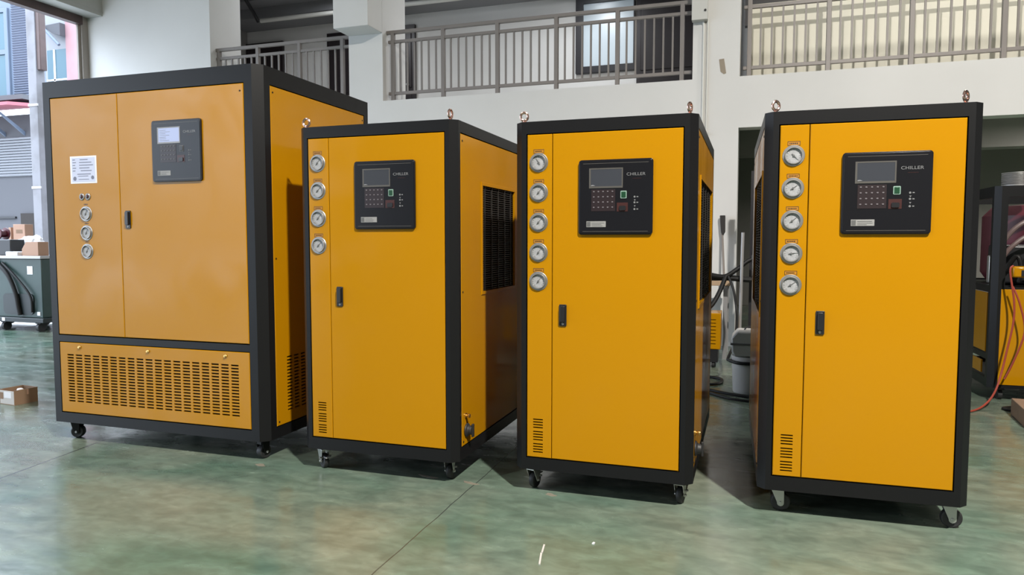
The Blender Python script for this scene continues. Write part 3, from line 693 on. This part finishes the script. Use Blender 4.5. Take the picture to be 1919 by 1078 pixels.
m = MB().sheet(-0.2, 0.2, 0.165, 0.48, 0, 0.3, [(-0.15+0.0, 0.16, 0.21+0.03*i, 0.217+0.03*i) for i in range(8)], e=0.006).build('housing', 'yellow', t)
MB().box(-0.19, 0.19, 0.02, 0.28, 0.17, 0.475).build('shade_core', 'core', t)  # dark block standing in for shade behind the louvres
MB().box(-0.19, 0.18, 0.01, 0.3, 0.05, 0.165).build('base', 'black', t)
for x in (-0.15, 0.14):
    for y in (0.05, 0.25): MB().cyl((x-0.012, y, 0.03), (x+0.012, y, 0.03), 0.03, 18).build('wheel', 'rubber', t)
def bucket(name, label, loc, r0, r1, h, lid):
    t = thing(name, label, 'bucket', loc)
    MB().lathe([(r0-0.002, 0), (r0, 0.004), (r1, h-0.03), (r1+0.006, h-0.03), (r1+0.006, h-0.012), (r1+0.004, h-0.012), (r1+0.004, h), (r1-0.004, h), (r1-0.008, h-0.02), (0, h-0.02)], (0, 0, 0), 'z', 32).build('pail', 'bucket', t)
    MB().lathe([(r1+0.0085, h-0.052), (r1+0.0095, h-0.052), (r1+0.0095, h-0.036), (r1+0.0085, h-0.036)], (0, 0, 0), 'z', 32).build('rim_band', 'bucketdark', t)
    MB().torus((0, 0, h-0.09), r1-0.002, 0.003, 'x', D(90), sz=0.5).build('bail_handle', 'steeltube', t)
    return t
bucket('bucket', 'lower grey bucket standing on the floor in the gap', (0.02, 5.47, 0), 0.115, 0.125, 0.27, False)
t = thing('canister', 'grey angular canister sitting on the lower bucket', 'canister', (0.02, 5.47, 0.2515))
m = MB(); m.prism([(-0.125, 0.055), (-0.105, 0.02), (0.125, 0.02), (0.145, 0.055), (0.145, 0.15), (0.12, 0.205), (-0.09, 0.205), (-0.13, 0.155)], -0.12, 0.12, 'y'); m.build('tank', 'bucket', t, bevel=0.012)
MB().box(-0.135, 0.15, -0.125, 0.125, 0.105, 0.12).build('seam_band', 'bucketdark', t, bevel=0.003)
MB().box(-0.075, 0.075, -0.075, 0.075, 0.0, 0.016).build('foot', 'bucketdark', t)
MB().torus((0.02, 0, 0.20), 0.06, 0.006, 'y', sz=0.6).build('carry_handle', 'black', t)
t = thing('steel_rack', 'dark steel rack holding tubes behind the buckets', 'rack', (0.25, 7.0, 0))
for x in (-0.22, 0.38): MB().box(x-0.025, x+0.025, 0, 0.05, 0, 1.75).build('upright', 'frame_dark', t)
for z in (0.35, 0.75, 1.2, 1.55): MB().box(-0.22, 0.38, 0, 0.4, z, z+0.03).build('shelf', 'steeltube', t)
MB().box(-0.19, 0.35, 0.36, 0.4, 0.38, 1.7).build('back_sheet', 'frame_dark', t)
m = MB().cyl((-0.068, 6.6, 0.0), (-0.055, 6.66, 1.18), 0.014, 14); tag(m.build('metal_tube', 'steeltube'), 'upright grey metal tube behind the canister', 'tube')
t = thing('hose_bundle', 'black hoses tangled across the bench end in the gap', 'hose', (0, 0, 0))
MB().tube([(-0.95, 6.75, 0.90), (-0.55, 6.75, 0.82), (-0.36, 6.72, 0.775), (-0.17, 6.7, 0.775), (0.05, 6.72, 0.76), (0.2, 6.75, 0.79)], 0.026).build('hose', 'hose', t)
MB().tube([(-0.32, 6.68, 0.80), (-0.2, 6.66, 0.79), (-0.09, 6.68, 0.86), (0.02, 6.72, 0.94), (0.2, 6.74, 0.93)], 0.02).build('hose', 'hose', t)
MB().tube([(-0.19, 6.66, 0.80), (-0.24, 6.62, 0.66), (-0.29, 6.58, 0.56), (-0.33, 6.56, 0.51)], 0.02).build('hose', 'hose', t)
MB().tube([(-0.17, 6.64, 0.79), (-0.12, 6.58, 0.66), (-0.09, 6.50, 0.45), (-0.095, 6.0, 0.30), (-0.13, 5.50, 0.245), (-0.125, 5.42, 0.235), (-0.06, 5.335, 0.23), (0.03, 5.325, 0.23), (0.12, 5.345, 0.235)], 0.011).build('hose', 'hose', t)
MB().box(0.02, 0.16, 6.7, 6.8, 0.78, 0.98).build('hose_coupling', 'black', t, bevel=0.01)
t = thing('floor_hose', 'black hose looped on the floor in front of the bucket', 'hose', (0, 0, 0))
MB().tube([(-0.55, 5.95, 0.012), (-0.3, 5.92, 0.012), (-0.19, 5.84, 0.012), (-0.2, 5.66, 0.012), (-0.33, 5.58, 0.012), (-0.5, 5.55, 0.012)], 0.011).build('loop', 'hose', t)
MB().tube([(-0.5, 5.50, 0.012), (-0.3, 5.42, 0.012), (-0.15, 5.31, 0.012), (0.0, 5.24, 0.012), (0.2, 5.2, 0.012)], 0.011).build('strand', 'hose', t)
MB().tube([(-0.5, 5.42, 0.01), (-0.28, 5.32, 0.01), (-0.1, 5.14, 0.01), (0.1, 5.09, 0.01), (0.3, 5.08, 0.01)], 0.009).build('strand', 'hose', t)

# ------------------------------------------------------------------ half built machine at the right edge
t = thing('open_machine_frame', 'unfinished black framed machine with yellow lower panels', 'machine', (1.59, 5.69, 0))
w, d, z0, T, c, b = 1.0, 1.15, 0.09, 1.48, 0.035, 0.075
f = MB(); Pp = [(c, 0), (b, 0), (b, 0.03), (0.03, b), (0, b), (0, c)]
for mx in (1, -1):
    for my in (1, -1):
        q = [(u if mx > 0 else w-u, v if my > 0 else d-v) for u, v in Pp]; f.prism(q, z0, T)
for za, zb in ((z0, z0+0.06), (0.75, 0.80), (T-0.075, T)):
    f.box(b, w-b, 0, 0.03, za, zb).box(b, w-b, d-0.03, d, za, zb).box(0, 0.03, b, d-b, za, zb).box(w-0.03, w, b, d-b, za, zb)
f.box(0.03, w-0.03, 0.03, d-0.03, 0.77, 0.79).box(0.03, w-0.03, 0.03, d-0.03, z0, z0+0.02)
f.box(0, 0.03, b, d-b, 0.28, 0.32)
f.build('frame', 'char', t, angle=0.3)
MB().box(b-0.02, w-b, -0.004, 0.006, 0.115, 0.775).build('front_panel', 'yellow', t, bevel=0.002)
MB().box(-0.002, 0.008, b+0.02, d-b, 0.33, 0.745).build('side_panel', 'yellow', t, bevel=0.002)
MB().box(0.0, 0.01, b+0.1, d-0.5, 0.17, 0.26).build('lower_vent', 'yellow', t)
MB().lathe([(0.0, 0), (0.36, 0.02), (0.40, 0.08), (0.40, 0.50), (0.34, 0.57), (0, 0.60)], (0.5, 0.62, 0.79), 'z', 40).build('tank', 'redglaze', t)
MB().box(0.10, 0.95, 0.25, 0.5, 0.80, 1.08).build('pump_block', 'black', t, bevel=0.02)
MB().box(0.06, 0.10, 0.3, 0.36, 0.80, 1.0).build('valve_block', 'zinc', t, bevel=0.008)
for k, pts in enumerate(([(0.06, 0.1, 0.98), (0.09, 0.08, 1.12), (0.2, 0.06, 1.24), (0.45, 0.07, 1.34)], [(0.07, 0.13, 0.94), (0.13, 0.1, 1.06), (0.26, 0.09, 1.16), (0.5, 0.08, 1.22)], [(0.12, 0.16, 0.9), (0.18, 0.12, 1.0), (0.22, 0.12, 0.82)], [(0.2, 0.14, 0.82), (0.24, 0.1, 1.02), (0.36, 0.1, 1.14), (0.5, 0.1, 1.3)])):
    MB().tube(pts, 0.016).build('hose', 'greyhose' if k < 2 else 'hose', t)
MB().box(0.03, 0.06, 0.10, 0.12, 1.44, T+0.001).build('corner_bracket', 'zinc', t)
for x in (0.09, w-0.09):
    for y in (0.08, d-0.08):
        MB().cyl((x-0.013, y, 0.036), (x+0.013, y, 0.036), 0.036, 20).box(x-0.025, x+0.025, y-0.025, y+0.025, 0.068, 0.09).build('caster', 'rubber', t)
m = MB(); 
prof = []
for i in range(8): prof += [(0.100, 0.01+i*0.01), (0.096, 0.015+i*0.01)]
m.lathe([(0, 0), (0.1, 0)] + prof + [(0.1, 0.092), (0.098, 0.096), (0, 0.096)], (1.76, 5.84, T), 'z', 40)
tag(m.build('metal_can', 'chrome'), 'ribbed silver can on top of the open machine', 'can')
t = thing('hanging_tool', 'small yellow tool hanging on the front of the open machine', 'tool', (1.70, 5.60, 0.86))
MB().box(-0.015, 0.14, 0.0, 0.08, 0.0, 0.075).build('case', 'yellow', t, bevel=0.012)
MB().box(0.03, 0.12, -0.004, 0.0, 0.01, 0.05).build('dark_face', 'black', t)
t = thing('red_cable', 'red cable hanging over the machine and trailing along the floor', 'cable', (0, 0, 0))
MB().tube([(1.678, 5.585, 0.94), (1.66, 5.58, 0.90), (1.69, 5.58, 0.70), (1.69, 5.58, 0.55), (1.66, 5.58, 0.36), (1.63, 5.56, 0.22), (1.58, 5.50, 0.10), (1.50, 5.40, 0.03), (1.38, 5.25, 0.009), (1.2, 5.15, 0.009), (1.0, 5.2, 0.009)], 0.0065).build('strand', 'redhose', t)
MB().tube([(1.685, 5.60, 0.80), (1.72, 5.585, 0.70), (1.755, 5.58, 0.55), (1.75, 5.58, 0.45), (1.70, 5.59, 0.28), (1.66, 5.6, 0.17)], 0.006).build('strand', 'redhose', t)
m = MB().tube([(1.66, 5.46, 0.01), (1.60, 5.40, 0.01), (1.66, 5.345, 0.01), (1.85, 5.37, 0.01), (2.1, 5.42, 0.01)], 0.009); tag(m.build('black_cable', 'hose'), 'black cable on the floor beside the cardboard slab', 'cable')
m = MB().box(0, 0.5, 0, 0.42, 0, 0.105); tag(m.build('flat_carton', 'card', loc=(1.565, 4.86, 0), rotz=-0.1, bevel=0.004), 'flat brown carton on the floor by the open machine', 'box')
t = thing('rubber_wheel', 'small black rubber wheel lying on the floor before the flat carton', 'wheel', (1.335, 3.80, 0))
m = MB().lathe([(0.045, -0.02), (0.06, -0.022), (0.068, -0.012), (0.07, 0.0), (0.068, 0.012), (0.06, 0.022), (0.045, 0.02)], (0, 0, 0.07), 'y', 32); m.build('tyre', 'rubber', t)
MB().lathe([(0, -0.012), (0.045, -0.016), (0.045, 0.016), (0, 0.012)], (0, 0, 0.07), 'y', 24).build('hub', 'steeltube', t)

# ------------------------------------------------------------------ doorway: green cart and what lies on it
t = thing('equipment_cart', 'dark green equipment cart standing in the big doorway', 'cart', (-8.75, 6.4, 0))
MB().box(-0.75, 0.64, 0, 0.62, 0.17, 0.89).build('body', 'greenpaint', t, bevel=0.008)
MB().box(-0.78, 0.67, -0.03, 0.65, 0.89, 0.925).build('top_tray', 'steeltube', t, bevel=0.004)
MB().box(-0.8, 0.70, -0.05, 0.66, 0.115, 0.17).build('base_frame', 'darkgreen', t, bevel=0.006)
MB().rrect(0.00, 0.50, 0.21, 0.46, 0.05, -0.012, 0).build('oval_cover', 'darkgreen', t)
MB().tube([(-0.1, -0.02, 0.86), (0.12, -0.035, 0.70), (0.24, -0.035, 0.48), (0.28, -0.035, 0.30), (0.30, -0.03, 0.20)], 0.025).build('hose', 'hose', t)
MB().tube([(0.02, -0.02, 0.84), (0.22, -0.035, 0.70), (0.42, -0.035, 0.52), (0.50, -0.035, 0.40), (0.50, -0.03, 0.24)], 0.014).build('hose', 'hose', t)
MB().box(0.41, 0.50, -0.003, 0, 0.70, 0.80).build('sticker', 'white', t)
MB().box(0.02, 0.07, -0.054, -0.05, 0.125, 0.165).build('plate', 'white', t); MB().box(0.55, 0.60, -0.006, 0, 0.20, 0.245).build('plate', 'white', t)
for x in (-0.65, -0.02, 0.56):
    for y in (0.03, 0.55):
        MB().cyl((x-0.02, y, 0.055), (x+0.02, y, 0.055), 0.055, 20).box(x-0.04, x+0.04, y-0.04, y+0.04, 0.10, 0.116).build('caster', 'rubber', t)
zt = 0.925
m = MB().box(0, 0.40, 0, 0.19, 0, 0.20); tag(m.build('black_crate', 'black', loc=(-9.10, 6.47, zt), bevel=0.01), 'black crate at the left on the green cart', 'crate')
m = MB().lathe([(0.022, -0.06), (0.075, -0.06), (0.075, -0.045), (0.045, -0.04), (0.045, 0.04), (0.075, 0.045), (0.075, 0.06), (0.022, 0.06)], (-8.96, 6.56, zt+0.20+0.075), 'y', 28); tag(m.build('cable_reel', 'redglaze'), 'red reel standing on the black crate', 'reel')
t = thing('tall_carton', 'upright pale cardboard box on the green cart', 'box', (-9.11, 6.96, zt), 0.03)
MB().box(-0.10, 0.10, -0.06, 0.06, 0, 0.40).build('carton', 'cardpale', t, bevel=0.004); MB().box(-0.05, 0.06, -0.0615, -0.06, 0.28, 0.33).build('print', 'card', t)
m = MB().box(-0.02, 0.02, -0.06, 0.06, 0, 0.36); tag(m.build('board', 'cardpale', loc=(-9.275, 6.96, zt)), 'narrow pale board beside the upright box on the cart', 'board')
m = MB().prism([(-0.12, 0), (0.15, 0), (0.15, 0.17), (-0.05, 0.17), (-0.12, 0.08)], -0.07, 0.07, 'y'); tag(m.build('open_carton', 'cardpale', loc=(-8.335, 6.50, zt), rotz=0.0, bevel=0.004), 'brown carton at the right end of the green cart', 'box')
# crumpled plastic bag
bm = bmesh.new(); bmesh.ops.create_icosphere(bm, subdivisions=4, radius=1)
for v in bm.verts:
    n = v.co.copy(); k = 1 + 0.16*math.sin(7*n.x+3*n.z)*math.cos(6*n.y+2*n.x) + 0.07*math.sin(17*n.x+5*n.y)*math.sin(15*n.z)
    v.co = Vector((n.x*0.26*k, n.y*0.10*k, max(0.125+n.z*(0.115+0.06*n.x)*k, 0)))
m = MB(); m.bm.free(); m.bm = bm; tag(m.build('plastic_bag', 'white', loc=(-8.80, 6.785, zt)), 'crumpled white plastic bag on the green cart', 'bag')
m = MB(); m.box(-0.10, 0.10, -0.14, 0.0, 0, 0.05); tag(m.build('paper_stack', 'paper', loc=(-8.58, 6.53, zt), bevel=0.008), 'white papers lying on the front of the green cart', 'paper')

# ------------------------------------------------------------------ the yard outside
t = thing('yard_post', 'weathered white post outside the big doorway', 'post', (-11.32, 9.0, -0.02))
MB().box(-0.10, 0.09, -0.08, 0.08, 0, 6.0).build('shaft', 'post', t, bevel=0.01)
MB().box(0.09, 0.17, -0.06, 0.06, 3.95, 6.0).build('rusty_flange', 'brownframe', t, bevel=0.01)
for z in (3.36, 2.0): MB().box(-0.11, 0.10, -0.09, -0.07, z, z+0.04).build('clip', 'steeltube', t)
Yf = 14.0
t = thing('blue_grey_building', 'blue grey building across the yard with awning and shutter', 'building', (-19.5, Yf, -0.02))
ox = 19.5
MB().box(-6.5, 1.9, 0.0, 0.25, 4.85, 9.0).build('upper_wall', 'facade', t)
MB().box(-6.5, 1.9, 0.05, 0.25, 0, 4.45).build('lower_wall', 'greywall', t)
m = MB()
for i in range(46): m.prism([(-0.00, 4.90+i*0.062), (-0.035, 4.93+i*0.062), (0.0, 4.96+i*0.062)], -18.40+ox, -17.74+ox, 'x')
m.build('corrugated_cladding', 'corrug', t, smooth=False)
m = MB().sheet(-19.9+ox, -18.5+ox, 4.88, 7.2, -0.06, 0.06, [(-19.8+ox, -18.62+ox, 4.96, 6.02), (-19.8+ox, -18.62+ox, 6.14, 7.1)], e=0.01).build('window_frame', 'facade', t)
MB().box(-19.8+ox, -18.62+ox, -0.02, 0.0, 4.96, 7.1).build('pane', 'blueglass', m)
MB().box(-17.74+ox, -17.60+ox, -0.06, 0.0, 4.85, 8.8).build('corner_trim', 'shutter', t)
MB().box(-6.0, 2.0, -0.5, 0.0, 4.72, 4.84).build('ledge', 'greywall', t)
MB().prism([(-0.9, 4.50), (0.05, 4.60), (0.05, 4.68), (-0.9, 4.58)], -6.0, 2.0, 'x').build('awning', 'awning', t)
m = MB()
for x in (-1.2, 0.6, 1.3): m.prism([(-0.6, 4.42), (0.05, 4.0), (0.05, 3.9), (-0.6, 4.36)], x, x+0.04, 'x')
m.build('awning_bracket', 'facade', t, smooth=False)
m = MB()
for i in range(14): m.prism([(0.05, 2.84+i*0.073), (0.0, 2.85+i*0.073), (-0.02, 2.88+i*0.073), (0.0, 2.905+i*0.073), (0.05, 2.912+i*0.073)], -4.5, 1.95, 'x')
m.build('roller_shutter', 'shutter', t, smooth=False)
MB().box(-18.37+ox, -17.62+ox, -0.02, 0.04, 0.0, 1.86).build('dark_doorway', 'core', t)
MB().box(-19.6+ox, -18.6+ox, 0.0, 0.05, 1.73, 1.78).build('wall_rail', 'black', t)
t = thing('pink_building', 'pale and pink building farther behind the yard post', 'building', (-24.0, 20.0, -0.02))
ox = 24.0
MB().box(-1.6, 0.38, 0.05, 3, 0, 11).build('pale_wall', 'shutter', t)
MB().box(0.38, 3.2, -0.05, 3, 0, 11).build('pink_wall', 'pink', t)
MB().box(-0.60, 0.34, 0.0, 0.05, 5.0, 8.1).build('window_pane', 'blueglass', t)
m = MB(); m.box(-0.62, 0.36, -0.03, 0.0, 6.98, 7.04).box(-0.27, -0.2, -0.03, 0, 5.0, 8.1).build('window_frame', 'white', t)
MB().prism([(-0.5, 8.9), (0.36, 8.95), (0.36, 8.5), (0.0, 8.6)], -0.25, 0.05, 'y').build('soffit', 'greywall', t)
MB().cyl((-0.85, -0.3, 9.25), (0.36, -0.3, 8.15), 0.05).build('stay_rod', 'facade', t)
